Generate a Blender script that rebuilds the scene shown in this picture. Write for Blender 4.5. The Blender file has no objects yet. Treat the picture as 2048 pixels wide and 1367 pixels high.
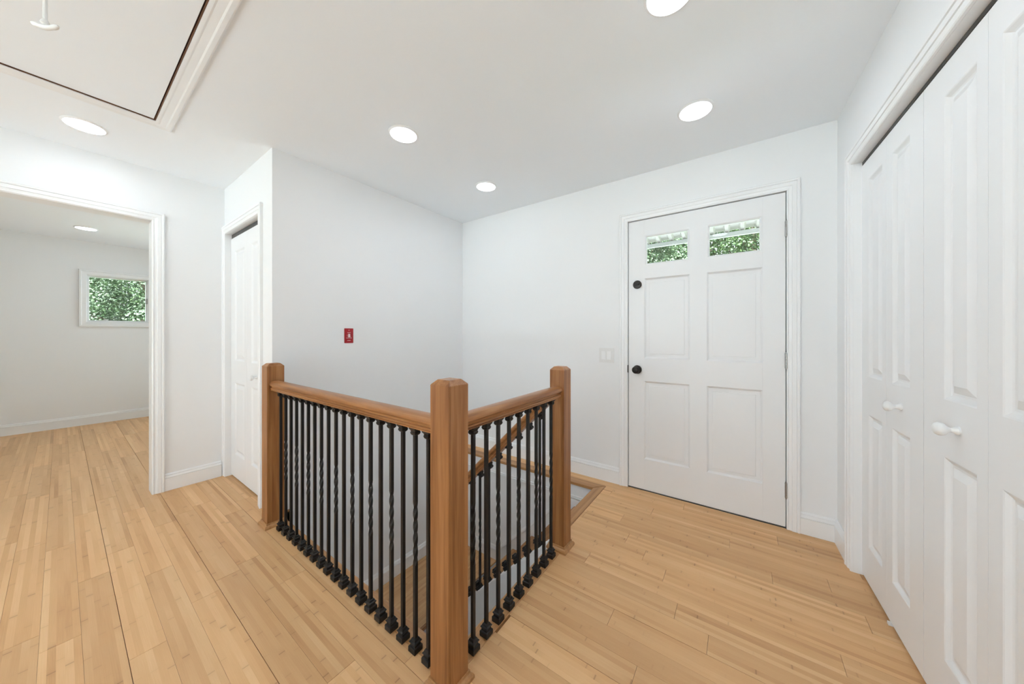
import bpy, bmesh, math, random
from mathutils import Vector, Matrix

# ------------------------------------------------------------------ scene, camera, world, exposure
SC = bpy.context.scene
COL = SC.collection
R = math.radians
rng = random.Random(7)

cam_d = bpy.data.cameras.new('camera')
cam_d.sensor_width = 36.0
cam_d.lens = 642.3 / 2048 * 36.0
cam_d.shift_y = -14.9 / 2048
cam_d.clip_start = 0.02
cam = bpy.data.objects.new('camera', cam_d)
COL.objects.link(cam)
cam.location = (0, 0, 1.18)
cam.rotation_euler = (R(90), 0, R(35.43))
SC.camera = cam

wd = bpy.data.worlds.new('overcast_sky')
SC.world = wd
wd.use_nodes = True
bg = wd.node_tree.nodes['Background']
bg.inputs['Color'].default_value = (0.87, 0.93, 0.99, 1)
bg.inputs['Strength'].default_value = 3.7

sun_d = bpy.data.lights.new('sun', 'SUN')
sun_d.energy = 46.0
sun_d.angle = R(3)
sun_d.color = (0.88, 0.95, 1.0)
sun = bpy.data.objects.new('sun', sun_d)
COL.objects.link(sun)
sun.rotation_euler = (R(-22), R(6), 0)      # high sun from behind the house
sun.rotation_euler = (R(22), R(6), 0)

SC.view_settings.view_transform = 'Standard'
SC.view_settings.look = 'None'
SC.view_settings.gamma = 1.0
SC.view_settings.use_curve_mapping = False
SC.view_settings.exposure = 0.15
SC.cycles.use_denoising = True
SC.cycles.max_bounces = 10
SC.cycles.diffuse_bounces = 7
SC.cycles.transparent_max_bounces = 12
SC.cycles.sample_clamp_indirect = 6.0
SC.cycles.sample_clamp_direct = 6.0
LAMP = 45.0

# ------------------------------------------------------------------ key dimensions (metres)
H_CEIL = 2.40
Y_DOOR = 2.56          # wall with the entry door
X_WELL = -2.489        # wall with the red plate
Y_CLOS = 0.80          # wall with the small closet door
X_LEFT = -3.54         # wall with the cased opening
X_FAR = -6.98          # far wall of the next room
Y_REAR = -3.4
TH = R(1.9)            # the closet wall on the right is out of square
RO = Vector((0.449, 2.56, 0)); RU = Vector((math.sin(TH), -math.cos(TH), 0)); RN = Vector((math.cos(TH), math.sin(TH), 0))
Z_LAND = -0.95


# ------------------------------------------------------------------ materials
def new_mat(name):
    m = bpy.data.materials.new(name); m.use_nodes = True
    nt = m.node_tree; b = nt.nodes['Principled BSDF']
    return m, nt, b


def paint(name, col, rough=0.5, bump=0.0, spec=0.4, scale=220.0):
    m, nt, b = new_mat(name)
    b.inputs['Base Color'].default_value = (*col, 1)
    b.inputs['Roughness'].default_value = rough
    b.inputs['Specular IOR Level'].default_value = spec
    tc = nt.nodes.new('ShaderNodeNewGeometry')
    n = nt.nodes.new('ShaderNodeTexNoise'); n.inputs['Scale'].default_value = scale; n.inputs['Detail'].default_value = 2
    nt.links.new(tc.outputs['Position'], n.inputs['Vector'])
    if bump:
        bp = nt.nodes.new('ShaderNodeBump'); bp.inputs['Strength'].default_value = bump; bp.inputs['Distance'].default_value = 0.001
        nt.links.new(n.outputs['Fac'], bp.inputs['Height']); nt.links.new(bp.outputs['Normal'], b.inputs['Normal'])
    mp = nt.nodes.new('ShaderNodeMapRange'); mp.inputs['To Min'].default_value = rough - 0.04; mp.inputs['To Max'].default_value = rough + 0.04
    nt.links.new(n.outputs['Fac'], mp.inputs['Value']); nt.links.new(mp.outputs['Result'], b.inputs['Roughness'])
    return m


def metal(name, col, rough, metallic=1.0):
    m, nt, b = new_mat(name)
    b.inputs['Base Color'].default_value = (*col, 1); b.inputs['Metallic'].default_value = metallic
    tc = nt.nodes.new('ShaderNodeNewGeometry')
    n = nt.nodes.new('ShaderNodeTexNoise'); n.inputs['Scale'].default_value = 90
    nt.links.new(tc.outputs['Position'], n.inputs['Vector'])
    mp = nt.nodes.new('ShaderNodeMapRange'); mp.inputs['To Min'].default_value = rough - 0.08; mp.inputs['To Max'].default_value = rough + 0.08
    nt.links.new(n.outputs['Fac'], mp.inputs['Value']); nt.links.new(mp.outputs['Result'], b.inputs['Roughness'])
    return m


def N(nt, t, **kw):
    n = nt.nodes.new(t)
    for k, v in kw.items():
        if k in n.inputs: n.inputs[k].default_value = v
        else: setattr(n, k, v)
    return n


def math_node(nt, op, a=None, b=None, c=None):
    n = nt.nodes.new('ShaderNodeMath'); n.operation = op
    for i, v in enumerate((a, b, c)):
        if v is None: continue
        if isinstance(v, (int, float)): n.inputs[i].default_value = v
        else: nt.links.new(v, n.inputs[i])
    return n.outputs[0]


def ramp(nt, fac, stops):
    r = nt.nodes.new('ShaderNodeValToRGB')
    cr = r.color_ramp
    while len(cr.elements) < len(stops): cr.elements.new(0.5)
    for e, (p, c) in zip(cr.elements, stops):
        e.position = p; e.color = (*c, 1)
    nt.links.new(fac, r.inputs['Fac'])
    return r.outputs['Color']


def mixc(nt, fac, a, b, mode='MIX'):
    n = nt.nodes.new('ShaderNodeMix'); n.data_type = 'RGBA'; n.blend_type = mode
    for s, v in ((0, fac), (6, a), (7, b)):
        if isinstance(v, (int, float)): n.inputs[s].default_value = v
        elif isinstance(v, tuple): n.inputs[s].default_value = (*v, 1)
        else: nt.links.new(v, n.inputs[s])
    return n.outputs[2]


def bamboo(name, dark=1.0):
    """carbonised bamboo boards: five glued strips to a board, each with its own tone, fine grain and dark knuckles."""
    m, nt, b = new_mat(name)
    geo = nt.nodes.new('ShaderNodeNewGeometry')
    sep = nt.nodes.new('ShaderNodeSeparateXYZ'); nt.links.new(geo.outputs['Position'], sep.inputs[0])
    X, Y = sep.outputs[0], sep.outputs[1]
    oi = nt.nodes.new('ShaderNodeObjectInfo')
    rnd = oi.outputs['Random']
    u = math_node(nt, 'DIVIDE', math_node(nt, 'SUBTRACT', Y, 1.477), 0.01906)
    sid = math_node(nt, 'FLOOR', u)
    # tone of each strip
    cv = nt.nodes.new('ShaderNodeCombineXYZ')
    nt.links.new(sid, cv.inputs[0]); nt.links.new(math_node(nt, 'MULTIPLY', rnd, 57.3), cv.inputs[1])
    wn = nt.nodes.new('ShaderNodeTexWhiteNoise'); wn.noise_dimensions = '2D'; nt.links.new(cv.outputs[0], wn.inputs['Vector'])
    # long soft streaks inside a strip
    cs = nt.nodes.new('ShaderNodeCombineXYZ')
    nt.links.new(math_node(nt, 'MULTIPLY', X, 1.6), cs.inputs[0]); nt.links.new(math_node(nt, 'MULTIPLY', sid, 3.7), cs.inputs[1]); nt.links.new(math_node(nt, 'MULTIPLY', rnd, 91.0), cs.inputs[2])
    st = N(nt, 'ShaderNodeTexNoise', Scale=1.0, Detail=2.0); nt.links.new(cs.outputs[0], st.inputs['Vector'])
    # fine fibre grain
    cg = nt.nodes.new('ShaderNodeCombineXYZ')
    nt.links.new(math_node(nt, 'MULTIPLY', X, 9.0), cg.inputs[0]); nt.links.new(math_node(nt, 'MULTIPLY', Y, 900.0), cg.inputs[1]); nt.links.new(math_node(nt, 'MULTIPLY', rnd, 31.0), cg.inputs[2])
    gr = N(nt, 'ShaderNodeTexNoise', Scale=1.0, Detail=3.0); nt.links.new(cg.outputs[0], gr.inputs['Vector'])
    tone = math_node(nt, 'ADD', math_node(nt, 'MULTIPLY', wn.outputs['Value'], 0.30),
                     math_node(nt, 'ADD', math_node(nt, 'MULTIPLY', st.outputs['Fac'], 0.52), math_node(nt, 'MULTIPLY', gr.outputs['Fac'], 0.24)))
    d = dark
    col = ramp(nt, tone, [(0.22, (0.390 * d, 0.197 * d, 0.080 * d)), (0.42, (0.515 * d, 0.292 * d, 0.132 * d)),
                          (0.62, (0.575 * d, 0.343 * d, 0.166 * d)), (0.80, (0.640 * d, 0.416 * d, 0.220 * d))])
    # whole-board tone
    br = nt.nodes.new('ShaderNodeMapRange'); br.inputs['To Min'].default_value = 0.90; br.inputs['To Max'].default_value = 1.06
    nt.links.new(rnd, br.inputs['Value'])
    cb = nt.nodes.new('ShaderNodeCombineXYZ')
    for i in range(3): nt.links.new(br.outputs[0], cb.inputs[i])
    col = mixc(nt, 1.0, col, cb.outputs[0], 'MULTIPLY')
    # knuckles: a thin cross mark per strip every quarter metre or so, broken up
    ph = math_node(nt, 'MULTIPLY', wn.outputs['Value'], 7.13)
    per = math_node(nt, 'ADD', math_node(nt, 'MULTIPLY', X, 3.7), ph)
    fr = math_node(nt, 'FRACT', per)
    dist = math_node(nt, 'ABSOLUTE', math_node(nt, 'SUBTRACT', fr, 0.5))
    kid = math_node(nt, 'FLOOR', per)
    ck = nt.nodes.new('ShaderNodeCombineXYZ'); nt.links.new(kid, ck.inputs[0]); nt.links.new(sid, ck.inputs[1]); nt.links.new(math_node(nt, 'MULTIPLY', rnd, 13.0), ck.inputs[2])
    kw = nt.nodes.new('ShaderNodeTexWhiteNoise'); kw.noise_dimensions = '3D'; nt.links.new(ck.outputs[0], kw.inputs['Vector'])
    thin = nt.nodes.new('ShaderNodeMapRange'); thin.inputs['From Min'].default_value = 0.004; thin.inputs['From Max'].default_value = 0.013
    thin.inputs['To Min'].default_value = 1.0; thin.inputs['To Max'].default_value = 0.0
    nt.links.new(dist, thin.inputs['Value'])
    soft = nt.nodes.new('ShaderNodeMapRange'); soft.inputs['From Min'].default_value = 0.0; soft.inputs['From Max'].default_value = 0.17
    soft.inputs['To Min'].default_value = 1.0; soft.inputs['To Max'].default_value = 0.0
    nt.links.new(dist, soft.inputs['Value'])
    kk = math_node(nt, 'MULTIPLY', math_node(nt, 'POWER', kw.outputs['Value'], 3.0), 0.50)
    fthin = math_node(nt, 'MULTIPLY', thin.outputs[0], kk)
    fsoft = math_node(nt, 'MULTIPLY', math_node(nt, 'MULTIPLY', math_node(nt, 'POWER', soft.outputs[0], 2.0), gr.outputs['Fac']), math_node(nt, 'MULTIPLY', kk, 0.75))
    col = mixc(nt, fsoft, col, (0.22 * d, 0.098 * d, 0.035 * d))
    col = mixc(nt, fthin, col, (0.16 * d, 0.070 * d, 0.026 * d))
    nt.links.new(col, b.inputs['Base Color'])
    b.inputs['Roughness'].default_value = 0.42
    b.inputs['Specular IOR Level'].default_value = 0.35
    bp = nt.nodes.new('ShaderNodeBump'); bp.inputs['Strength'].default_value = 0.05; bp.inputs['Distance'].default_value = 0.0006
    nt.links.new(gr.outputs['Fac'], bp.inputs['Height']); nt.links.new(bp.outputs['Normal'], b.inputs['Normal'])
    return m


def wood(name, c0, c1, c2, axis, rough=0.35, fine=260.0, strips=0.0):
    """stained solid timber with grain along axis (0, 1 or 2)."""
    m, nt, b = new_mat(name)
    geo = nt.nodes.new('ShaderNodeNewGeometry'); oi = nt.nodes.new('ShaderNodeObjectInfo')
    sep = nt.nodes.new('ShaderNodeSeparateXYZ'); nt.links.new(geo.outputs['Position'], sep.inputs[0])
    s = [34.0, 34.0, 34.0]; s[axis] = 1.7
    cv = nt.nodes.new('ShaderNodeCombineXYZ')
    for i in range(3):
        nt.links.new(math_node(nt, 'MULTIPLY_ADD', sep.outputs[i], s[i], math_node(nt, 'MULTIPLY', oi.outputs['Random'], 17.0 + 9 * i)), cv.inputs[i])
    n1 = N(nt, 'ShaderNodeTexNoise', Scale=1.0, Detail=3.0, Distortion=0.6); nt.links.new(cv.outputs[0], n1.inputs['Vector'])
    s2 = [fine, fine, fine]; s2[axis] = 7.0
    cf = nt.nodes.new('ShaderNodeCombineXYZ')
    for i in range(3): nt.links.new(math_node(nt, 'MULTIPLY', sep.outputs[i], s2[i]), cf.inputs[i])
    n2 = N(nt, 'ShaderNodeTexNoise', Scale=1.0, Detail=2.0); nt.links.new(cf.outputs[0], n2.inputs['Vector'])
    f = math_node(nt, 'ADD', math_node(nt, 'MULTIPLY', n1.outputs['Fac'], 0.72), math_node(nt, 'MULTIPLY', n2.outputs['Fac'], 0.28))
    if strips:
        k = math_node(nt, 'FLOOR', math_node(nt, 'DIVIDE', sep.outputs[0], strips))
        w = nt.nodes.new('ShaderNodeTexWhiteNoise'); w.noise_dimensions = '1D'; nt.links.new(k, w.inputs['W'])
        f = math_node(nt, 'ADD', math_node(nt, 'MULTIPLY', f, 0.7), math_node(nt, 'MULTIPLY', w.outputs['Value'], 0.3))
    col = ramp(nt, f, [(0.28, c0), (0.52, c1), (0.74, c2)])
    nt.links.new(col, b.inputs['Base Color'])
    b.inputs['Roughness'].default_value = rough
    b.inputs['Specular IOR Level'].default_value = 0.4
    bp = nt.nodes.new('ShaderNodeBump'); bp.inputs['Strength'].default_value = 0.08; bp.inputs['Distance'].default_value = 0.001
    nt.links.new(n2.outputs['Fac'], bp.inputs['Height']); nt.links.new(bp.outputs['Normal'], b.inputs['Normal'])
    return m


def glass(name):
    m = bpy.data.materials.new(name); m.use_nodes = True
    nt = m.node_tree; nt.nodes.clear()
    out = nt.nodes.new('ShaderNodeOutputMaterial'); mix = nt.nodes.new('ShaderNodeMixShader')
    fr = nt.nodes.new('ShaderNodeFresnel'); fr.inputs['IOR'].default_value = 1.45
    tr = nt.nodes.new('ShaderNodeBsdfTransparent'); tr.inputs['Color'].default_value = (0.97, 0.985, 0.975, 1)
    gl = nt.nodes.new('ShaderNodeBsdfGlossy'); gl.inputs['Roughness'].default_value = 0.0
    nt.links.new(fr.outputs[0], mix.inputs[0]); nt.links.new(tr.outputs[0], mix.inputs[1]); nt.links.new(gl.outputs[0], mix.inputs[2])
    nt.links.new(mix.outputs[0], out.inputs[0])
    return m


def lamp_mat(name, strength, col=(0.83, 0.915, 0.985)):
    m = bpy.data.materials.new(name); m.use_nodes = True
    nt = m.node_tree; nt.nodes.clear()
    out = nt.nodes.new('ShaderNodeOutputMaterial'); e = nt.nodes.new('ShaderNodeEmission')
    e.inputs['Color'].default_value = (*col, 1); e.inputs['Strength'].default_value = strength
    nt.links.new(e.outputs[0], out.inputs[0])
    return m


def leaf_mat(name, c0, c1, c2):
    m, nt, b = new_mat(name)
    geo = nt.nodes.new('ShaderNodeNewGeometry')
    n = N(nt, 'ShaderNodeTexNoise', Scale=6.0, Detail=3.0); nt.links.new(geo.outputs['Position'], n.inputs['Vector'])
    f = math_node(nt, 'ADD', math_node(nt, 'MULTIPLY', n.outputs['Fac'], 0.6), math_node(nt, 'MULTIPLY', geo.outputs['Random Per Island'], 0.4))
    nt.links.new(ramp(nt, f, [(0.25, c0), (0.5, c1), (0.75, c2)]), b.inputs['Base Color'])
    b.inputs['Roughness'].default_value = 0.55
    return m


M = {}
M['wall'] = paint('wall_paint', (0.85, 0.858, 0.868), 0.6, 0.03, 0.25)
M['ceil'] = paint('ceiling_paint', (0.895, 0.93, 0.965), 0.75, 0.04, 0.15)
M['trim'] = paint('trim_enamel', (0.87, 0.878, 0.888), 0.32, 0.0, 0.45)
M['door'] = paint('door_enamel', (0.845, 0.853, 0.865), 0.36, 0.0, 0.45)
M['plastic'] = paint('white_plastic', (0.86, 0.865, 0.87), 0.35)
M['switch_plate'] = paint('switch_plate_plastic', (0.79, 0.79, 0.785), 0.35)
M['cord'] = paint('white_cord', (0.80, 0.80, 0.79), 0.6)
M['red'] = paint('red_enamel', (0.36, 0.012, 0.02), 0.35)
M['print'] = paint('white_print', (0.82, 0.72, 0.72), 0.5)
M['dark'] = paint('dark_gap', (0.012, 0.011, 0.011), 0.8)
M['hatch_edge'] = wood('bare_dark_edge', (0.07, 0.03, 0.015), (0.12, 0.05, 0.022), (0.18, 0.08, 0.035), 0, 0.7)
M['iron'] = paint('black_iron', (0.011, 0.0095, 0.009), 0.48, 0.0, 0.35)
M['bronze'] = metal('oil_rubbed_bronze', (0.035, 0.03, 0.028), 0.35, 0.7)
M['steel'] = metal('satin_nickel', (0.42, 0.41, 0.40), 0.32)
M['track'] = metal('closet_track', (0.10, 0.10, 0.10), 0.5, 0.6)
M['bamboo'] = bamboo('bamboo_floor', 1.17)
c0, c1, c2 = (0.165, 0.058, 0.016), (0.320, 0.136, 0.046), (0.455, 0.228, 0.092)
M['newel'] = wood('stained_maple_upright', c0, c1, c2, 2, 0.34)
M['rail_x'] = wood('stained_maple_rail_x', c0, c1, c2, 0, 0.3)
M['rail_y'] = wood('stained_maple_rail_y', c0, c1, c2, 1, 0.3)
n0, n1_, n2_ = (0.26, 0.115, 0.040), (0.40, 0.205, 0.082), (0.50, 0.285, 0.125)
M['nose_x'] = wood('nosing_wood_x', n0, n1_, n2_, 0, 0.36)
M['nose_y'] = wood('nosing_wood_y', n0, n1_, n2_, 1, 0.36)
M['oak'] = wood('oak_treads', (0.23, 0.100, 0.036), (0.36, 0.178, 0.070), (0.47, 0.262, 0.118), 1, 0.36, strips=0.057)
M['oak_land'] = wood('oak_landing', (0.40, 0.21, 0.088), (0.53, 0.31, 0.145), (0.62, 0.39, 0.20), 1, 0.38)
M['glass'] = glass('window_glass')
M['lamp'] = lamp_mat('led_lens', LAMP)
M['leaf_a'] = leaf_mat('leaf_mid_green', (0.012, 0.030, 0.007), (0.034, 0.076, 0.015), (0.072, 0.120, 0.034))
M['leaf_b'] = leaf_mat('leaf_pale_green', (0.024, 0.052, 0.019), (0.062, 0.105, 0.048), (0.120, 0.170, 0.088))
M['bark'] = wood('bark', (0.06, 0.045, 0.03), (0.13, 0.10, 0.075), (0.22, 0.18, 0.14), 2, 0.9)
M['grass'] = leaf_mat('lawn', (0.02, 0.05, 0.012), (0.05, 0.10, 0.025), (0.09, 0.15, 0.04))
M['concrete'] = paint('pale_concrete', (0.70, 0.72, 0.74), 0.8)
M['awning'] = paint('awning_enamel', (0.34, 0.325, 0.30), 0.5)
M['beam'] = paint('awning_beam_enamel', (0.40, 0.40, 0.395), 0.5)


# ------------------------------------------------------------------ mesh building
WORLD = {}


def ident(u, v, o): return Vector((u, v, o))


class MB:
    def __init__(self): self.v = []; self.f = []

    def add(self, pts, faces):
        k = len(self.v); self.v += [Vector(p) for p in pts]
        self.f += [tuple(i + k for i in fc) for fc in faces]

    def box(self, a0, a1, b0, b1, c0_, c1_, fn=ident):
        p = [fn(a, b, c) for c in (c0_, c1_) for b in (b0, b1) for a in (a0, a1)]
        self.add(p, [(0, 1, 3, 2), (4, 6, 7, 5), (0, 4, 5, 1), (2, 3, 7, 6), (0, 2, 6, 4), (1, 5, 7, 3)])
        return self

    def prism(self, poly, o0, o1, fn=ident):
        n = len(poly)
        self.add([fn(a, b, o0) for a, b in poly] + [fn(a, b, o1) for a, b in poly],
                 [tuple(range(n)), tuple(range(n, 2 * n))] + [(i, (i + 1) % n, n + (i + 1) % n, n + i) for i in range(n)])
        return self

    def loft(self, rings, cap=True):
        n = len(rings[0]); k0 = []
        pts = [p for r in rings for p in r]
        fc = []
        for j in range(len(rings) - 1):
            for i in range(n):
                fc.append((j * n + i, j * n + (i + 1) % n, (j + 1) * n + (i + 1) % n, (j + 1) * n + i))
        if cap: fc += [tuple(range(n)), tuple(range((len(rings) - 1) * n, len(rings) * n))]
        self.add(pts, fc)
        return self

    def sweep(self, path, prof, fn=ident, closed=False):
        """profile (a = offset to the left of the path, o = out) mitred along a polyline of (u, v)."""
        n = len(path); rings = []
        for i in range(n):
            p = Vector(path[i])
            d0 = d1 = None
            if closed or i > 0: d0 = (p - Vector(path[i - 1])).normalized()
            if closed or i < n - 1: d1 = (Vector(path[(i + 1) % n]) - p).normalized()
            d0 = d0 or d1; d1 = d1 or d0
            n0v = Vector((-d0.y, d0.x)); n1v = Vector((-d1.y, d1.x))
            b = (n0v + n1v).normalized(); s = 1.0 / max(0.2, b.dot(n0v))
            rings.append([fn(p.x + b.x * s * a, p.y + b.y * s * a, o) for a, o in prof])
        if closed: rings.append(rings[0])
        return self.loft(rings, cap=not closed)

    def lathe(self, prof, fn=ident, seg=20):
        """profile of (radius, axial); fn(u, v, axial)."""
        rings = [[fn(r * math.cos(2 * math.pi * i / seg), r * math.sin(2 * math.pi * i / seg), z) for i in range(seg)] for r, z in prof]
        return self.loft(rings)

    def tube(self, pts, r, seg=8):
        rings = []
        pts = [Vector(p) for p in pts]
        for i, p in enumerate(pts):
            d = (pts[min(i + 1, len(pts) - 1)] - pts[max(i - 1, 0)]).normalized()
            a = d.orthogonal().normalized() if abs(d.z) < 0.9 else Vector((1, 0, 0))
            a = (a - d * a.dot(d)).normalized(); b = d.cross(a)
            rr = r[i] if isinstance(r, (list, tuple)) else r
            rings.append([p + a * rr * math.cos(2 * math.pi * k / seg) + b * rr * math.sin(2 * math.pi * k / seg) for k in range(seg)])
        return self.loft(rings)

    def panel(self, u0, u1, v0, v1, rings, fn):
        R_ = [[fn(u0 + i, v0 + i, o), fn(u1 - i, v0 + i, o), fn(u1 - i, v1 - i, o), fn(u0 + i, v1 - i, o)] for i, o in rings]
        self.add([p for r in R_ for p in r],
                 [(j * 4 + i, j * 4 + (i + 1) % 4, j * 4 + 4 + (i + 1) % 4, j * 4 + 4 + i) for j in range(len(R_) - 1) for i in range(4)]
                 + [tuple(range(len(R_) * 4 - 4, len(R_) * 4))])
        return self

    def build(self, name, mat, parent=None, smooth=False, origin=None, bevel=0.0, recalc=True):
        if origin is None:
            xs = [p.x for p in self.v]; ys = [p.y for p in self.v]; zs = [p.z for p in self.v]
            origin = Vector(((min(xs) + max(xs)) / 2, (min(ys) + max(ys)) / 2, min(zs)))
        origin = Vector(origin)
        me = bpy.data.meshes.new(name)
        me.from_pydata([tuple(p - origin) for p in self.v], [], self.f)
        if recalc or bevel:
            bm = bmesh.new(); bm.from_mesh(me)
            bmesh.ops.remove_doubles(bm, verts=bm.verts, dist=1e-6)
            bmesh.ops.recalc_face_normals(bm, faces=bm.faces)
            if bevel:
                ed = [e for e in bm.edges if len(e.link_faces) == 2 and e.calc_face_angle(0) > 0.6]
                bmesh.ops.bevel(bm, geom=ed, offset=bevel, segments=2, affect='EDGES', clamp_overlap=True)
            bm.to_mesh(me); bm.free()
        if smooth:
            for p in me.polygons: p.use_smooth = True
            try: me.set_sharp_from_angle(angle=R(32))
            except Exception: pass
        me.materials.append(M[mat] if isinstance(mat, str) else mat)
        o = bpy.data.objects.new(name, me); COL.objects.link(o)
        place(o, origin, parent)
        return o


def place(o, w, parent=None):
    w = Vector(w)
    WORLD[o] = w
    if parent is not None:
        o.parent = parent; o.location = w - WORLD[parent]
    else:
        o.location = w
    return o


def empty(name, loc):
    o = bpy.data.objects.new(name, None); o.empty_display_size = 0.1
    COL.objects.link(o)
    return place(o, loc)


def struct(o, label=None):
    o['kind'] = 'structure'
    if label: o['label'] = label
    return o


def tag(o, label, cat, group=None):
    o['label'] = label; o['category'] = cat
    if group: o['group'] = group
    return o


# plane maps: (along, height, out of the wall)
def f_door(u, v, o): return Vector((u, Y_DOOR - o, v))
def f_clos(u, v, o): return Vector((u, Y_CLOS - o, v))
def f_left(u, v, o): return Vector((X_LEFT + o, u, v))
def f_leftb(u, v, o): return Vector((X_LEFT - 0.12 - o, u, v))
def f_far(u, v, o): return Vector((X_FAR + o, u, v))
def f_right(u, v, o): return RO + RU * u - RN * o + Vector((0, 0, v))
def f_well(u, v, o): return Vector((X_WELL + o, u, v))
def f_low(u, v, o): return Vector((u, 2.40 - o, v))
def f_ceil(u, v, o): return Vector((u, v, H_CEIL - o))


CASING = [(0, 0), (0, 0.0095), (0.004, 0.0125), (0.007, 0.0125), (0.009, 0.0095), (0.012, 0.0095), (0.024, 0.0125), (0.026, 0.0160), (0.045, 0.0170), (0.047, 0.0145), (0.050, 0.0195), (0.058, 0.0205), (0.0625, 0.017), (0.0625, 0)]
BASE = [(0, 0), (0.0145, 0), (0.0145, 0.094), (0.0110, 0.0950), (0.0110, 0.0975), (0.0165, 0.0985), (0.0165, 0.1005), (0.0090, 0.113), (0.0090, 0.116), (0.0110, 0.117), (0.0100, 0.120), (0.004, 0.128), (0, 0.128)]

# ------------------------------------------------------------------ the setting: walls
b = MB(); x0, x1 = -0.735, 0.250
for (ua, ub, va, vb) in ((X_WELL, x0, -0.02, H_CEIL), (x1, 0.62, -0.02, H_CEIL), (x0, x1, 2.066, H_CEIL)):
    b.box(ua, ub, va, vb, 0, -0.14, f_door)
struct(b.build('wall_back', 'wall'), 'white wall with the entry door')

b = MB(); b.box(0.92, Y_DOOR, -2.4, H_CEIL, 0, -0.11, f_well)
b.box(Y_CLOS + 0.02, 0.92, -2.4, -0.02, 0, -0.11, f_well)
struct(b.build('wall_stairwell', 'wall'), 'white wall over the stairs with the red switch plate')

b = MB()
cx0, cx1, ctop = -3.50, -2.715, 2.016
b.box(X_LEFT - 0.12, cx0, 0, H_CEIL, 0, -0.12, f_clos); b.box(cx1, X_WELL, 0, H_CEIL, 0, -0.12, f_clos); b.box(cx0, cx1, ctop, H_CEIL, 0, -0.12, f_clos)
struct(b.build('wall_closet', 'wall'), 'short white wall with the narrow closet door')
b = MB(); b.box(X_LEFT - 0.12, X_WELL - 0.11, Y_DOOR, Y_DOOR + 0.1, 0, H_CEIL); b.box(X_LEFT - 0.12, X_LEFT, Y_CLOS + 0.12, Y_DOOR, 0, H_CEIL)
struct(b.build('wall_closet_inner', 'wall'))

b = MB(); oy0, oy1, otop = -0.95, 0.391, 2.022
b.box(Y_REAR, oy0, 0, H_CEIL, 0, -0.12, f_left); b.box(oy1, Y_CLOS, 0, H_CEIL, 0, -0.12, f_left); b.box(oy0, oy1, otop, H_CEIL, 0, -0.12, f_left)
struct(b.build('wall_left', 'wall'), 'white wall with the wide cased opening')

b = MB(); rt0, rt1, rtop = 0.275, 1.535, 2.026; rlen = (Y_DOOR - Y_REAR) / math.cos(TH)
b.box(-0.14, rt0, 0, H_CEIL, 0, -0.12, f_right); b.box(rt1, rlen, 0, H_CEIL, 0, -0.12, f_right); b.box(rt0, rt1, rtop, H_CEIL, 0, -0.12, f_right)
struct(b.build('wall_right', 'wall'), 'white wall with the folding closet doors')
b = MB(); b.box(0.05, 1.75, 0, H_CEIL, -0.72, -0.80, f_right); b.box(0.05, 0.12, 0, H_CEIL, -0.12, -0.72, f_right); b.box(1.70, 1.75, 0, H_CEIL, -0.12, -0.72, f_right)
struct(b.build('wall_right_inner', 'wall'))

# behind the camera: rear wall with a wide window added to let in fill light
wx0, wx1, wz0, wz1 = -3.3, 0.1, 0.05, 2.25
b = MB(); ry = Y_REAR
for (xa, xb, za, zb) in ((X_FAR, wx0, 0, H_CEIL), (wx1, 0.9, 0, H_CEIL), (wx0, wx1, 0, wz0), (wx0, wx1, wz1, H_CEIL)):
    b.box(xa, xb, ry - 0.14, ry, za, zb)
struct(b.build('wall_rear', 'wall'))
w2 = struct(empty('added_rear_window', (-1.8, ry - 0.07, wz0)))
b = MB()
for xa in (wx0, -2.2, -1.05, wx1 - 0.05): b.box(xa, xa + 0.05, ry - 0.09, ry - 0.04, wz0, wz1)
b.box(wx0, wx1, ry - 0.09, ry - 0.04, wz0, wz0 + 0.05); b.box(wx0, wx1, ry - 0.09, ry - 0.04, wz1 - 0.05, wz1)
b.build('window_frame', 'trim', w2)
for k, (xa, xb) in enumerate(((wx0 + 0.05, -2.2), (-2.15, -1.05), (-1.0, wx1 - 0.05))):
    MB().box(xa, xb, ry - 0.068, ry - 0.064, wz0 + 0.05, wz1 - 0.05).build('pane', 'glass', w2)

struct(MB().box(X_FAR - 0.6, 1.2, ry - 1.25, ry - 0.15, 2.42, 2.55).box(1.21, 2.0, ry - 1.25, 1.0, 2.42, 2.55).build('added_eaves', 'trim'))  # unseen overhang added to keep the sun out of the rear window
# next room on the left
fy0, fy1, fz0, fz1 = 0.200, 0.738, 1.350, 1.965      # visible opening of its window
b = MB()
for (ya, yb, za, zb) in ((Y_REAR, fy0, 0, H_CEIL), (fy1, 2.2, 0, H_CEIL), (fy0, fy1, 0, fz0), (fy0, fy1, fz1, H_CEIL)):
    b.box(ya, yb, za, zb, 0, -0.15, f_far)
struct(b.build('wall_far_left', 'wall'), 'pale wall of the next room with a small window')
sx0, sx1, sz0, sz1 = -6.7, -3.9, 0.06, 2.2           # side window of that room, out of sight
b = MB()
for (xa, xb, za, zb) in ((X_FAR, sx0, 0, H_CEIL), (sx1, X_LEFT - 0.12, 0, H_CEIL), (sx0, sx1, 0, sz0), (sx0, sx1, sz1, H_CEIL)):
    b.box(xa, xb, 2.0, 2.14, za, zb)
struct(b.build('wall_side_left', 'wall'))
w3 = struct(empty('window_3', (-5.4, 2.07, sz0)))
b = MB()
for xa in (sx0, -5.43, sx1 - 0.05): b.box(xa, xa + 0.05, 2.05, 2.10, sz0, sz1)
b.box(sx0, sx1, 2.05, 2.10, sz0, sz0 + 0.05); b.box(sx0, sx1, 2.05, 2.10, sz1 - 0.05, sz1)
b.build('window_frame', 'trim', w3)
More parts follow.
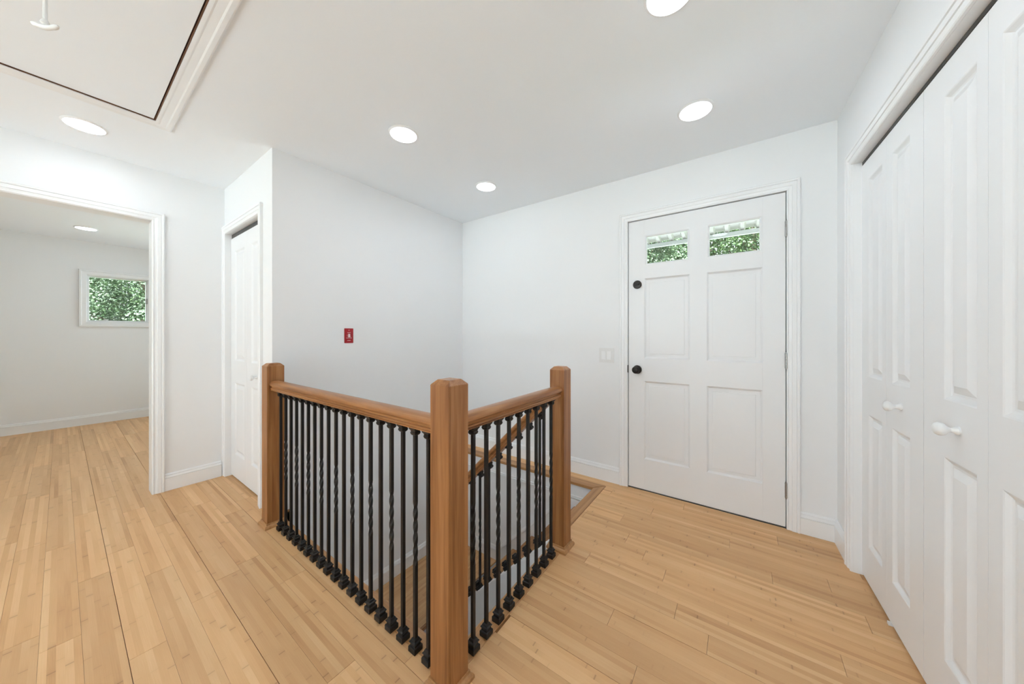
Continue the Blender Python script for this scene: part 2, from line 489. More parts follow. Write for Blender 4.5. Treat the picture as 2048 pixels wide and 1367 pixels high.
for xa, xb in ((sx0 + 0.05, -5.43), (-5.38, sx1 - 0.05)):
    MB().box(xa, xb, 2.073, 2.077, sz0 + 0.05, sz1 - 0.05).build('pane', 'glass', w3)

# ceiling with the attic opening
hx0, hx1, hy0, hy1 = -2.722, -1.33, -0.30, 0.315
b = MB(); t = 0.16
b.box(X_FAR - 0.15, hx0, Y_REAR - 0.14, 2.72, H_CEIL, H_CEIL + t); b.box(hx1, 1.5, Y_REAR - 0.14, 2.72, H_CEIL, H_CEIL + t)
b.box(hx0, hx1, Y_REAR - 0.14, hy0, H_CEIL, H_CEIL + t); b.box(hx0, hx1, hy1, 2.72, H_CEIL, H_CEIL + t)
struct(b.build('ceiling', 'ceil'), 'flat white ceiling')

# ------------------------------------------------------------------ floor
FX0, FX1 = -0.865, -0.925      # edges of the opening on the right: railing stretch, top step stretch
OPEN_Y0, OPEN_Y1 = 0.838, 2.375
b = MB(); zt, zb = -0.014, -0.20
b.box(X_FAR - 0.1, X_WELL, Y_REAR, Y_CLOS + 0.1, zb, zt)
b.box(X_LEFT, X_WELL - 0.11, Y_CLOS + 0.1, Y_DOOR, zb, zt)
b.box(X_FAR - 0.1, X_LEFT, Y_CLOS + 0.1, 2.1, zb, zt)
b.box(X_WELL, FX0, Y_REAR, OPEN_Y0 - 0.012, zb, zt)
b.box(FX0 + 0.012, 1.45, Y_REAR, Y_DOOR, zb, zt)
b.box(X_WELL, FX0 + 0.012, OPEN_Y1 + 0.03, Y_DOOR, zb, zt)
floor = struct(b.build('floor', 'nose_x'), 'honey-coloured bamboo board floor')

PITCH = 0.0953; Y_EDGE = 1.477
CAM_S, CAM_C = math.sin(R(35.43)), math.cos(R(35.43))


def proj(x, y, z):
    r = x * CAM_C + y * CAM_S; w = -x * CAM_S + y * CAM_C
    if w < 0.05: return None
    return (1024 + 642.3 * r / w, 668.6 - 642.3 * (z - 1.18) / w)


known = {5: 0.125, 2: -0.304, 0: -0.225, -1: -0.102, -2: -0.442, 3: -0.420, 4: -0.535, 6: -0.62, 7: -0.05, 8: -0.48, 1: 0.30, -3: 0.10, -4: -0.30}
planks = []


def right_edge(y): return 0.449 + (Y_DOOR - y) * math.tan(TH) + 0.02


def spans(ya, yb):
    """x intervals of floor for a row of boards, cut round the stair opening."""
    ym = (ya + yb) / 2
    xr = right_edge(ym)
    if 0.35 <= ym and xr > 0: xr += 0.06
    left = X_FAR if ym < 2.0 else X_LEFT
    if ym < 0.765: return [(left, xr)]
    if ym < 0.80: return [(left, X_WELL - 0.0), (-0.765, xr)]
    if ym < 0.92: return [(left, X_LEFT - 0.12), (X_LEFT, X_WELL - 0.02), (-0.795, xr)]
    if ym < 1.665: return [(left, X_LEFT - 0.12), (-0.795, xr)]
    if ym < 2.462: return ([(left, X_LEFT - 0.12)] if ym < 2.0 else []) + [(-0.852, xr)]
    return [(X_WELL, xr)]


cuts = [0.768, 1.665, 2.462, Y_CLOS, Y_DOOR]
for k in range(-53, 12):
    ya = Y_EDGE + PITCH * k; yb = ya + PITCH
    ys = sorted({ya, yb} | {c for c in cuts if ya + 0.004 < c < yb - 0.004})
    rr = random.Random(1000 + k)
    ph = known.get(k, rr.uniform(-0.96, 0))
    for y0_, y1_ in zip(ys[:-1], ys[1:]):
        if y0_ >= Y_DOOR - 0.01: continue
        for xa, xb in spans(y0_, y1_):
            c = ph + 0.96 * math.floor((xa - ph) / 0.96)
            while c < xb:
                s0, s1 = max(c, xa), min(c + 0.96, xb)
                if s1 - s0 > 0.012: planks.append((s0, s1, y0_, y1_))
                c += 0.96


def seen_area(p):
    s0, s1, y0_, y1_ = p; best = 0.0; n = 0
    px = []
    for i in range(7):
        for j in (0, 1):
            q = proj(s0 + (s1 - s0) * i / 6, (y0_, y1_)[j], 0)
            if q and -30 < q[0] < 2078 and -30 < q[1] < 1400: px.append(q)
    if len(px) < 2: return 0.0
    return max(1.0, (max(q[0] for q in px) - min(q[0] for q in px)) * (max(q[1] for q in px) - min(q[1] for q in px)))


planks.sort(key=seen_area, reverse=True)
g = 0.0006


def edge_gap(y):
    k = round((y - Y_EDGE) / PITCH)
    return 0.0009 if k in (-14, -11, -8, -4, -1) and abs(Y_EDGE + PITCH * k - y) < 0.003 else 0.00032


PM = None
for p in planks[:298]:
    s0, s1, y0_, y1_ = p
    if PM is None:
        o = MB().box(-0.5, 0.5, -0.5, 0.5, -0.014, 0.0).build('plank', 'bamboo', origin=(0, 0, 0)); PM = o.data
    else:
        o = bpy.data.objects.new('plank', PM); COL.objects.link(o)
    ga, gb = edge_gap(y0_), edge_gap(y1_)
    o.scale = (s1 - s0 - 2 * g, y1_ - y0_ - ga - gb, 1)
    place(o, ((s0 + s1) / 2, (y0_ + ga + y1_ - gb) / 2, rng.uniform(-0.0002, 0.0)), floor)
b = MB()
for s0, s1, y0_, y1_ in planks[298:]: b.box(s0 + g, s1 - g, y0_ + g, y1_ - g, -0.014, 0)
if planks[298:]:
    o = b.build('plank', 'bamboo', floor); o['kind'] = 'stuff'

# nosing boards round the opening (trim)
NOSE = lambda w: [(0, -0.018), (0, 0.0012), (0.003, 0.003), (w - 0.010, 0.003), (w - 0.003, 0.0005), (w, -0.006), (w - 0.001, -0.014), (w - 0.006, -0.018)]
b = MB().sweep([(X_WELL, 0.768), (-0.85, 0.768)], NOSE(0.072))
struct(b.build('trim_1', 'nose_x'), 'stained nosing board under the long railing')
b = MB().sweep([(-0.795, 0.81), (-0.795, 1.66)], NOSE(0.078))
struct(b.build('trim_2', 'nose_y'), 'stained nosing board under the short railing')
t3 = struct(empty('trim_3', (-1.5, 2.42, 0)), 'stained nosing with a mitred corner round the stair opening')
MB().prism([(X_WELL, 2.462), (-0.852, 2.462), (-0.925, 2.375), (X_WELL, 2.375)], -0.020, 0.003).build('nosing_board', 'nose_x', t3, bevel=0.003)
MB().prism([(-0.851, 2.461), (-0.852, 1.666), (-0.925, 1.666), (-0.924, 2.376)], -0.020, 0.003).build('nosing_board', 'nose_y', t3, bevel=0.003)

# ------------------------------------------------------------------ stairwell below
b = MB(); b.box(X_WELL, 0.62, -2.4, -0.02, 0, -0.16, f_low)
struct(b.build('wall_back_lower', 'wall'), 'white lower wall of the stairwell under the ledge')
b = MB(); b.box(X_WELL, -0.86, 0.70, 0.826, -2.4, -0.021)
struct(b.build('wall_front_lower', 'wall'))
b = MB(); b.box(-0.849, -0.73, 0.70, 1.66, -1.949, -0.021); b.box(-0.849, -0.73, 1.66, 2.399, -1.949, -0.201)
struct(b.build('wall_right_lower', 'wall'))
b = MB().box(X_WELL, -0.73, 0.7, 2.40, -1.99, -1.95)
struct(b.build('floor_lower', 'oak_land'))
b = MB().sweep([(X_WELL + 0.001, 2.3995), (-0.93, 2.3995)], [(0, -0.136), (-0.010, -0.136), (-0.017, -0.132), (-0.017, -0.126), (-0.008, -0.122), (-0.014, -0.116), (-0.014, -0.112), (-0.008, -0.108), (-0.008, -0.021), (0, -0.021)])
struct(b.build('trim_4', 'trim'), 'white fascia board under the nosing')

# staircase
RUN, RISE, XN = 0.20, 0.19, -0.89
stair = tag(empty('staircase', (-1.6, 1.9, Z_LAND)), 'oak staircase with white stringer, sloping handrail and iron balusters going down to a landing', 'staircase')
for k in range(1, 5):
    xn = XN - RUN * k; z = -RISE * k
    MB().box(xn, xn + RUN + 0.03, 1.640, 2.385, z - 0.028, z).build('tread', 'oak', stair, bevel=0.008)
for k in range(0, 5):
    xr = XN - RUN * k + 0.022; z = -RISE * k
    MB().box(xr, xr + 0.016, 1.665, 2.385, z - RISE, z - 0.0285 - (0 if k else -0.008)).build('riser', 'trim', stair)
# sloped knee wall with cap on the open side
SL = 0.99
def z_base(x): return -0.055 + SL * (x + 0.953)
xa, xb = -1.88, -0.88
f_y = lambda u, v, o: Vector((u, o, v))
MB().prism([(xa, z_base(xa) - 0.012), (xb, z_base(xb) - 0.012), (xb, z_base(xb) - 0.34), (xa, max(-2.4, z_base(xa) - 0.34))], 1.583, 1.638, f_y).build('stringer', 'trim', stair)
MB().prism([(xa, z_base(xa)), (xb, z_base(xb)), (xb, z_base(xb) - 0.013), (xa, z_base(xa) - 0.013)], 1.578, 1.650, f_y).build('stringer_cap', 'trim', stair)
MB().prism([(xa, z_base(xa) - 0.34), (-0.866, z_base(-0.866) - 0.34), (-0.866, -1.949), (xa, -1.949)], 1.584, 1.636, f_y).build('side_panel', 'wall', stair)
# skirt on the wall side
zs = lambda x: -0.688 + 0.985 * (x + 1.723)
b = MB().prism([(-1.83, Z_LAND), (-1.83, zs(-1.83)), (-1.167, -0.140), (-0.93, -0.140), (-0.93, -0.40)], 2.3999, 2.386, f_y)
b.sweep([(-1.83, zs(-1.83)), (-1.172, zs(-1.172))], [(0.004, 2.388), (0.004, 2.3845), (-0.010, 2.3785), (-0.022, 2.3775), (-0.024, 2.3805), (-0.028, 2.388)], f_y)
b.build('skirt_board', 'trim', stair)
# landing
land = MB().box(X_WELL + 0.001, -1.885, 0.83, 2.399, Z_LAND - 0.10, Z_LAND - 0.012).build('landing', 'trim', stair)
xx = X_WELL + 0.002
k = 0
while xx < -1.90:
    w = min(0.0565, -1.875 - xx); rr = random.Random(50 + k)
    y = 0.832; first = True
    while y < 2.396:
        l = rr.uniform(0.35, 0.9) if first else rr.uniform(0.6, 0.95); first = False
        y2 = min(y + l, 2.398)
        if 2.398 - y2 < 0.1: y2 = 2.398
        MB().box(xx, xx + w - 0.0008, y, y2 - 0.0008, Z_LAND - 0.012, Z_LAND).build('board', 'oak_land', land)
        y = y2
    xx += w; k += 1
MB().box(-1.899, -1.868, 0.832, 1.575, Z_LAND - 0.02, Z_LAND + 0.004).build('landing_nosing', 'oak', stair, bevel=0.006)
for k in range(1, 5):
    MB().box(-1.895 + 0.24 * (k - 1), -1.88 + 0.24 * (k - 1), 0.832, 1.57, Z_LAND - 0.19 * k, Z_LAND - 0.19 * (k - 1) - 0.0285).build('riser', 'trim', stair)
    MB().box(-1.895 + 0.24 * (k - 1), -1.628 + 0.24 * (k - 1), 0.832, 1.57, Z_LAND - 0.19 * k - 0.028, Z_LAND - 0.19 * k).build('tread', 'oak', stair, bevel=0.006)
b = MB().sweep([(X_WELL, 2.398), (X_WELL, 0.83)], [(a, o + Z_LAND) for a, o in BASE])
struct(b.build('baseboard_landing_left', 'trim'))
b = MB().sweep([(-1.83, 2.40), (X_WELL + 0.015, 2.40)], [(a, o + Z_LAND) for a, o in BASE])
struct(b.build('baseboard_landing_back', 'trim'))

# ------------------------------------------------------------------ casings, baseboards
def casing(name, path, fn, label=None, mat='trim'):
    return struct(MB().sweep(path, CASING, fn).build(name, mat), label)


casing('trim_5', [(0.228, 0), (0.228, 2.052), (-0.7125, 2.052), (-0.7125, 0)][::-1], f_door, 'white moulded casing round the entry door')
casing('trim_6', [(0.391, 0), (0.391, otop), (oy0, otop), (oy0, 0)][::-1], f_left, 'white moulded casing of the wide opening')
casing('trim_7', [(0.391, 0), (0.391, otop), (oy0, otop), (oy0, 0)][::-1], f_leftb)
casing('trim_8', [(cx1, 0), (cx1, ctop), (cx0 + 0.012, ctop), (cx0 + 0.012, 0)][::-1], f_clos, 'white casing of the narrow closet door')
casing('trim_9', [(rt1, 0), (rt1, rtop), (rt0, rtop), (rt0, 0)][::-1], f_right, 'white moulded casing of the folding closet doors')
b = MB()   # jamb linings
b.box(oy1 - 0.002, oy1 + 0.001, 0, otop, 0.004, -0.124, f_left); b.box(oy0 - 0.001, oy0 + 0.002, 0, otop, 0.004, -0.124, f_left); b.box(oy0, oy1, otop - 0.002, otop + 0.001, 0.004, -0.124, f_left)
struct(b.build('trim_10', 'trim'))
b = MB()   # entry door frame behind the leaf
b.box(-0.736, -0.7125, 0, 2.052, 0.003, -0.13, f_door); b.box(0.228, 0.251, 0, 2.052, 0.003, -0.13, f_door); b.box(-0.736, 0.251, 2.052, 2.067, 0.003, -0.13, f_door)
b.box(-0.7125, -0.690, 0, 2.052, -0.05, -0.09, f_door); b.box(0.205, 0.228, 0, 2.052, -0.05, -0.09, f_door); b.box(-0.69, 0.205, 2.03, 2.052, -0.05, -0.09, f_door)
struct(b.build('trim_11', 'trim'))
b = MB().box(-0.712, 0.2275, -0.019, 0.004, -0.0005, -0.139, f_door)
struct(b.build('trim_12', 'track'), 'dark threshold under the entry door')

struct(MB().sweep([(-0.7755, Y_DOOR), (X_WELL, Y_DOOR)], BASE).build('baseboard_back', 'trim'), 'white moulded baseboard left of the entry door')
e0 = f_right(0.0, 0, 0); e1 = f_right(rt0 - 0.0625, 0, 0)
struct(MB().sweep([(e1.x, e1.y), (e0.x, e0.y), (0.291, Y_DOOR)], BASE).build('baseboard_right', 'trim'), 'white baseboard turning the corner right of the entry door')
struct(MB().sweep([(X_LEFT, Y_CLOS - 0.022), (X_LEFT, 0.4545)], BASE).build('baseboard_left', 'trim'), 'white baseboard between the wide opening and the closet')
struct(MB().sweep([(X_FAR, 2.0), (X_FAR, Y_REAR)], BASE).build('baseboard_far_left', 'trim'), 'white baseboard in the next room')
e2 = f_right(rt1 + 0.0625, 0, 0); e3 = f_right(rlen, 0, 0)
struct(MB().sweep([(e3.x, e3.y), (e2.x, e2.y)], BASE).build('baseboard_near_right', 'trim'))

# ------------------------------------------------------------------ entry door
d1 = struct(empty('door_1', (-0.242, Y_DOOR, 0)), 'white four-panel entry door with two small top panes')
DT = -0.046
XS = [(-0.7085, -0.594), (0.114, 0.2235)]
fo = -0.002
for a, c in XS: MB().box(a, c, 0.008, 2.047, fo, DT, f_door).build('stile', 'door', d1)
for za, zb_ in ((0.008, 0.239), (0.829, 1.000), (1.604, 1.700), (1.930, 2.047)):
    MB().box(-0.5936, 0.1136, za, zb_, fo + (0.0012 if 0.5 < za < 1.7 else 0), DT, f_door).build('rail', 'door', d1)
for za, zb_ in ((0.239, 0.829), (1.000, 1.604), (1.700, 1.930)):
    MB().box(-0.290, -0.188, za, zb_, fo + 0.0002, DT, f_door).build('mullion', 'door', d1)
PR = [(0, fo), (0.003, fo - 0.003), (0.009, fo - 0.011), (0.013, fo - 0.013), (0.034, fo - 0.0115), (0.036, fo - 0.0085), (0.05, fo - 0.008)]
for a, c in ((-0.594, -0.290), (-0.188, 0.114)):
    for za, zb_ in ((0.239, 0.829), (1.000, 1.604)):
        MB().panel(a, c, za, zb_, PR, f_door).box(a, c, za, zb_, -0.022, DT + 0.002, f_door).build('panel', 'door', d1)
    b = MB()
    b.sweep([(a, 1.700), (c, 1.700), (c, 1.930), (a, 1.930)], [(0, fo + 0.001), (0.006, fo + 0.002), (0.016, fo - 0.006), (0.016, -0.03), (0, -0.03)], f_door, closed=True)
    b.build('glazing_bead', 'door', d1)
    MB().box(a + 0.014, c - 0.014, 1.714, 1.916, -0.018, -0.022, f_door).build('pane', 'glass', d1)
for zz in (0.235, 1.020, 1.822):
    b = MB()
    for i in range(5):
        za = zz - 0.046 + i * 0.0186
        b.lathe([(0.0062, za), (0.007, za + 0.001), (0.007, za + 0.0172), (0.0062, za + 0.018)], lambda u, v, o: Vector((0.2265 + u, Y_DOOR - 0.007 + v, o)), 12)
    b.lathe([(0.003, zz + 0.047), (0.005, zz + 0.049), (0.005, zz + 0.053), (0.002, zz + 0.055)], lambda u, v, o: Vector((0.2265 + u, Y_DOOR - 0.007 + v, o)), 10)
    b.lathe([(0.002, zz - 0.054), (0.005, zz - 0.052), (0.005, zz - 0.048), (0.003, zz - 0.046)], lambda u, v, o: Vector((0.2265 + u, Y_DOOR - 0.007 + v, o)), 10)
    b.build('hinge', 'steel', d1, smooth=True)['label'] = 'satin nickel hinge'
kx, kz = -0.643, 0.913
fk = lambda u, v, o: Vector((kx + u, Y_DOOR - o, kz + v))
o = MB().lathe([(0.031, -0.002), (0.033, 0.004), (0.030, 0.010), (0.016, 0.012), (0.011, 0.018), (0.011, 0.032), (0.018, 0.036), (0.026, 0.044), (0.0275, 0.052), (0.025, 0.060), (0.016, 0.065), (0.004, 0.066)], fk, 28).build('door_knob', 'bronze', d1, smooth=True)
o['label'] = 'round dark bronze knob'
fk2 = lambda u, v, o: Vector((-0.643 + u, Y_DOOR - o, 1.561 + v))
db = MB().lathe([(0.030, -0.002), (0.032, 0.006), (0.028, 0.012), (0.012, 0.013), (0.004, 0.0135)], fk2, 28).build('deadbolt', 'bronze', d1, smooth=True)
db['label'] = 'dark bronze deadbolt rose'
MB().box(-0.018, 0.018, -0.005, 0.005, 0.012, 0.026, fk2).build('thumb_turn', 'bronze', db, bevel=0.002)
MB().box(-0.7165, -0.7095, 0.885, 0.945, 0.003, 0.0115, f_door).build('strike_lip', 'bronze', d1, bevel=0.002)

# ------------------------------------------------------------------ moulded closet doors
RP = [(0, 0), (0.004, -0.0015), (0.013, -0.0085), (0.017, -0.0105), (0.024, -0.0105), (0.027, -0.009), (0.047, -0.0015)]
KNOB = [(0.0115, -0.001), (0.0125, 0.004), (0.0085, 0.010), (0.007, 0.017), (0.010, 0.022), (0.0165, 0.027), (0.0195, 0.034), (0.0195, 0.039), (0.016, 0.045), (0.009, 0.049), (0.002, 0.050)]


def bifold(d, u0, u1, pu0, pu1, z0, z1, rows, fn, rec, knob=None):
    f = lambda u, v, o: fn(u, v, o - rec)
    b = MB(); th = -0.034
    b.box(u0, pu0, z0, z1, 0, th, f); b.box(pu1, u1, z0, z1, 0, th, f)
    edges = [z0] + [z for r_ in rows for z in r_] + [z1]
    for i in range(0, len(edges), 2): b.box(pu0, pu1, edges[i], edges[i + 1], 0, th, f)
    b.build('door_leaf', 'door', d)
    for za, zb_ in rows:
        MB().panel(pu0, pu1, za, zb_, RP, f).box(pu0, pu1, za, zb_, -0.02, th + 0.002, f).build('panel', 'door', d)
    if knob:
        ku, kv = knob
        MB().lathe(KNOB, lambda u, v, o: f(ku + u, kv + v, o), 24).build('knob', 'plastic', d, smooth=True)


rows = [(0.180, 0.805), (0.981, 1.912)]
RT = 2.006
d2 = struct(empty('door_2', f_right(0.56, 0, -0.03)), 'white folding closet door nearest the entry door, two leaves with a round knob')
bifold(d2, 0.2570, 0.5595, 0.361, 0.519, 0.012, RT, rows, f_right, 0.029)
bifold(d2, 0.5605, 0.8620, 0.617, 0.767, 0.012, RT, rows, f_right, 0.029, (0.699, 0.903))
MB().box(0.60, 0.612, 0.0, 0.012, -0.020, -0.05, f_right).build('pivot_bracket', 'plastic', d2)
d3 = struct(empty('door_3', f_right(1.18, 0, -0.03)), 'white folding closet door at the right edge, nearest the viewer, round knob on the first leaf')
bifold(d3, 0.8645, 1.1835, 0.985, 1.140, 0.012, RT, rows, f_right, 0.029, (1.061, 0.903))
bifold(d3, 1.1845, 1.5200, 1.235, 1.395, 0.012, RT, rows, f_right, 0.029)
b = MB(); b.box(rt0 - 0.002, rt0 + 0.0015, 0, rtop, 0.002, -0.124, f_right); b.box(rt1 - 0.0015, rt1 + 0.002, 0, rtop, 0.002, -0.124, f_right); b.box(rt0, rt1, rtop - 0.0015, rtop + 0.002, 0.002, -0.029, f_right)
b.box(rt0, 0.2565, 0, rtop, -0.03, -0.06, f_right)
struct(b.build('trim_13', 'trim'))
b = MB().box(rt0 + 0.002, rt1 - 0.002, RT + 0.004, rtop - 0.0016, -0.0295, -0.07, f_right)
struct(b.build('trim_14', 'track'), 'dark overhead track of the folding doors')

d4 = struct(empty('door_4', (-3.09, Y_CLOS + 0.03, 0)), 'narrow white folding closet door behind the left newel post')
rows4 = [(0.199, 0.787), (0.966, 1.866)]
bifold(d4, -3.484, -3.0985, -3.388, -3.148, 0.012, 1.978, rows4, f_clos, 0.030)
bifold(d4, -3.0975, -2.722, -2.995, -2.785, 0.012, 1.978, rows4, f_clos, 0.030, (-2.868, 0.868))
b = MB(); b.box(cx0 + 0.010, cx0 + 0.0135, 0, ctop, 0.002, -0.118, f_clos); b.box(cx1 - 0.0015, cx1 + 0.002, 0, ctop, 0.002, -0.118, f_clos); b.box(cx0, cx1, ctop - 0.0015, ctop + 0.002, 0.002, -0.029, f_clos)
struct(b.build('trim_15', 'trim'))
b = MB().box(cx0 + 0.014, cx1 - 0.002, 1.984, ctop - 0.002, -0.035, -0.07, f_clos)
struct(b.build('trim_16', 'track'), 'dark overhead track of the narrow closet door')

# ------------------------------------------------------------------ window of the next room
w1 = struct(empty('window_1', (X_FAR, 0.5, fz0)), 'small white crank window looking onto green trees')
WC = [(0, -0.004), (0, 0.010), (0.006, 0.014), (0.040, 0.016), (0.046, 0.022), (0.060, 0.022), (0.066, 0.016), (0.066, 0)]
fwp = [(fy0, fz0), (fy1, fz0), (fy1, fz1), (fy0, fz1)]
MB().sweep(fwp[::-1], WC, f_far, closed=True).build('casing', 'trim', w1)
MB().sweep(fwp, [(0, 0), (0.006, 0), (0.006, -0.06), (0.020, -0.062), (0.022, -0.10), (0, -0.10)], f_far, closed=True).build('window_frame', 'trim', w1)
MB().box(fy0 + 0.018, fy1 - 0.018, fz0 + 0.018, fz1 - 0.018, -0.08, -0.084, f_far).build('pane', 'glass', w1)
b = MB(); b.box(0.30, 0.37, fz0 + 0.006, fz0 + 0.022, -0.02, -0.055, f_far); b.tube([f_far(0.335, fz0 + 0.02, -0.03), f_far(0.34, fz0 + 0.03, -0.01), f_far(0.36, fz0 + 0.028, 0.005), f_far(0.375, fz0 + 0.03, 0.008)], 0.005, 8)
b.build('crank', 'plastic', w1, smooth=True)
MB().box(fy1 - 0.026, fy1 - 0.006, 1.62, 1.70, -0.02, -0.055, f_far).build('latch', 'steel', w1, bevel=0.004)

# ------------------------------------------------------------------ railing
RX, RY = -0.812, 0.768
rail = tag(empty('stair_railing', (RX, RY, 0)), 'level stained wood railing with three square newel posts and black iron balusters', 'railing')


def newel(cx, cy, top, hw=0.045, par=None, z0=0.0):
    par = par or rail
    b = MB()
    sq = lambda h, z: [Vector((cx - h, cy - h, z)), Vector((cx + h, cy - h, z)), Vector((cx + h, cy + h, z)), Vector((cx - h, cy + h, z))]
    b.loft([sq(hw, z0), sq(hw, top), sq(hw - 0.017, top + 0.017)])
    o = b.build('newel_post', 'newel', par, bevel=0.0012)
    b = MB(); h = hw
    b.sweep([(cx - h, cy - h), (cx - h, cy + h), (cx + h, cy + h), (cx + h, cy - h)],
            [(0, 0.0), (0.016, 0.0), (0.0155, 0.010), (0.011, 0.018), (0.005, 0.022), (0.004, 0.030), (0, 0.030)], closed=True)
    if z0 == 0.0: b.build('base_moulding', 'nose_x', o)
    return o


newel(-2.386, 0.772, 0.985)
newel(RX + 0.006, RY - 0.002, 1.012)
newel(-0.820, 1.619, 0.986, 0.043)
newel(-1.845, 1.62, -0.02, 0.045, stair, Z_LAND)


HP = [(0.0, 0.0575), (0.013, 0.0568), (0.0230, 0.0535), (0.0300, 0.0470), (0.0325, 0.0390), (0.0315, 0.0320), (0.0275, 0.0275), (0.0225, 0.0255), (0.0205, 0.0215), (0.0205, 0.0165), (0.0265, 0.0145), (0.0265, 0.0100), (0.0225, 0.0085), (0.0225, 0.0055), (0.0255, 0.0040), (0.0255, 0.0)]
HP = HP + [(-a, o) for a, o in HP[1:]][::-1]
ZU = 0.838
MB().sweep([(-2.341, RY + 0.003), (RX - 0.039, RY)], [(a, o + ZU) for a, o in HP]).build('handrail', 'rail_x', rail, smooth=True)
MB().sweep([(RX, RY + 0.043), (RX - 0.006, 1.576)], [(a, o + ZU + 0.002) for a, o in HP]).build('handrail', 'rail_y', rail, smooth=True)
# sloping handrail: profile swept in the plane of the flight
zr = lambda x: 0.652 + SL * (x + 1.02)
b = MB(); sn = 1 / math.sqrt(1 + SL * SL)
rings = []
for x in (-0.863, -1.800):
    rings.append([Vector((x, 1.62 + a, zr(x) + o * math.sqrt(1 + SL * SL))) for a, o in HP])
b.loft(rings).build('handrail', 'rail_x', stair, smooth=True)

HB = 0.00635


def bar_rings(z0, z1, twisted, cz, hl=0.118, turn=R(450)):
    zsq = [z0]
    if twisted:
        n = 40
        zsq += [cz - hl + 2 * hl * i / n for i in range(n + 1)]
    zsq.append(z1)
    out = []
    for z in zsq:
        f = min(1, max(0, (z - (cz - hl)) / (2 * hl))) if twisted else 0
        a = turn * f
        out.append([Vector((math.cos(a + R(45 + 90 * i)) * HB * 1.414, math.sin(a + R(45 + 90 * i)) * HB * 1.414, z)) for i in range(4)])
    return out


def sq_loft(spec): return [[Vector((-h, -h, z)), Vector((h, -h, z)), Vector((h, h, z)), Vector((-h, h, z))] for h, z in spec]


SHOE = [(0.0175, 0.0), (0.0185, 0.0015), (0.0185, 0.019), (0.0175, 0.021), (0.0135, 0.0225), (0.0130, 0.029), (0.0165, 0.0345), (0.0165, 0.0375), (0.0120, 0.041), (0.0105, 0.047), (0.0085, 0.049)]
COLLAR = [(0.0090, -0.032), (0.0120, -0.028), (0.0135, -0.022), (0.0115, -0.018), (0.0125, -0.014), (0.0170, -0.008), (0.0175, -0.002), (0.0160, 0.0)]


def proto_mesh(name, rings):
    o = MB().loft(rings).build(name, 'iron', origin=(0, 0, 0))
    me = o.data; bpy.data.objects.remove(o); return me


ME = {}
L0 = ZU
ME['plain'] = proto_mesh('baluster_plain', bar_rings(0.004, L0 + 0.004, False, 0.4))
ME['twist'] = proto_mesh('baluster_twisted', bar_rings(0.004, L0 + 0.004, True, 0.435))
ME['shoe'] = proto_mesh('shoe', sq_loft(SHOE)); ME['collar'] = proto_mesh('collar', sq_loft(COLLAR))
LS = 0.652 - (z_base(-1.02))
ME['plain_s'] = proto_mesh('baluster_plain_slope', bar_rings(-0.006, LS + 0.008, False, 0.4))
ME['twist_s'] = proto_mesh('baluster_twisted_slope', bar_rings(-0.006, LS + 0.008, True, 0.36))
RM = Matrix.Rotation(-math.atan(SL), 4, 'Y')
for k in ('shoe', 'collar'):
    me = ME[k].copy(); me.name = k + '_tilted'; me.transform(RM); ME[k + '_s'] = me


def baluster(x, y, z, twisted, length, sfx='', par=None):
    o = bpy.data.objects.new('baluster', ME[('twist' if twisted else 'plain') + sfx]); COL.objects.link(o)
    place(o, (x, y, z), par or rail)
    if twisted: o['label'] = 'black iron baluster with a twisted middle'
    for nm, dz in (('shoe', 0), ('collar', length)):
        c = bpy.data.objects.new(nm, ME[nm + sfx]); COL.objects.link(c); place(c, (x, y, z + dz), o)


LX = [-2.272 + i * (2.272 - 0.922) / 18 for i in range(19)]
for i, x in enumerate(LX): baluster(x + 0.008, RY + 0.004 - 0.004 * i / 18, 0.003, i % 2 == 1, ZU - 0.003)
for i in range(9):
    y = 0.892 + i * (1.507 - 0.892) / 8
    baluster(-0.8125 - 0.006 * i / 8, y, 0.003, i % 2 == 0, ZU - 0.001)
for i in range(11):
    x = -0.953 - 0.0768 * i
    if x < -1.80: break
    baluster(x, 1.62, z_base(x), i % 2 == 0, zr(x) - z_base(x), '_s', stair)

# ------------------------------------------------------------------ recessed lights
def light(x, y, label, z=H_CEIL):
    t = tag(empty('recessed_light', (x, y, z)), label, 'ceiling light', 'round recessed ceiling lights')
    f = lambda u, v, o: Vector((x + u, y + v, z - o))
    b = MB()
    seg = 40
    prof = [(0.077, 0.0075), (0.080, 0.006), (0.0875, 0.0015), (0.0875, -0.001), (0.077, -0.001)]
    rings = [[f(r * math.cos(2 * math.pi * i / seg), r * math.sin(2 * math.pi * i / seg), o) for i in range(seg)] for r, o in prof]
    b.loft(rings + [rings[0]], cap=False).build('trim_ring', 'trim', t, smooth=True)
    MB().lathe([(0.077, 0.001), (0.0765, 0.0085), (0.060, 0.0112), (0.03, 0.0125), (0.004, 0.013)], f, 40).build('lens', 'lamp', t, smooth=True)


light(-3.118, 0.082, 'lit recessed ceiling light between the attic hatch and the wide opening')
light(-1.672, 1.211, 'lit recessed ceiling light in the middle of the hall, over the front of the stairs')
light(-1.706, 2.030, 'lit recessed ceiling light near the far corner, smallest in the hall')
light(-0.200, 2.003, 'lit recessed ceiling light in front of the entry door')
light(-0.205, 1.262, 'lit recessed ceiling light cut by the top edge of the photo')
light(-0.205, 0.520, 'unseen recessed ceiling light added straight above the viewer')  # added out of view to brighten the floor on the right
light(-6.120, 0.169, 'lit recessed ceiling light in the next room, above its small window')
light(-5.0, 0.95, 'unseen recessed ceiling light added to brighten the next room, hidden by the wall with the opening')  # hidden lamp added to brighten the next room's floor
light(-5.2, -1.3, 'lit recessed ceiling light of the next room, out of the picture')
light(-0.60, -0.75, 'lit recessed ceiling light behind the viewer')
light(-2.4, -1.5, 'lit recessed ceiling light behind the attic hatch')

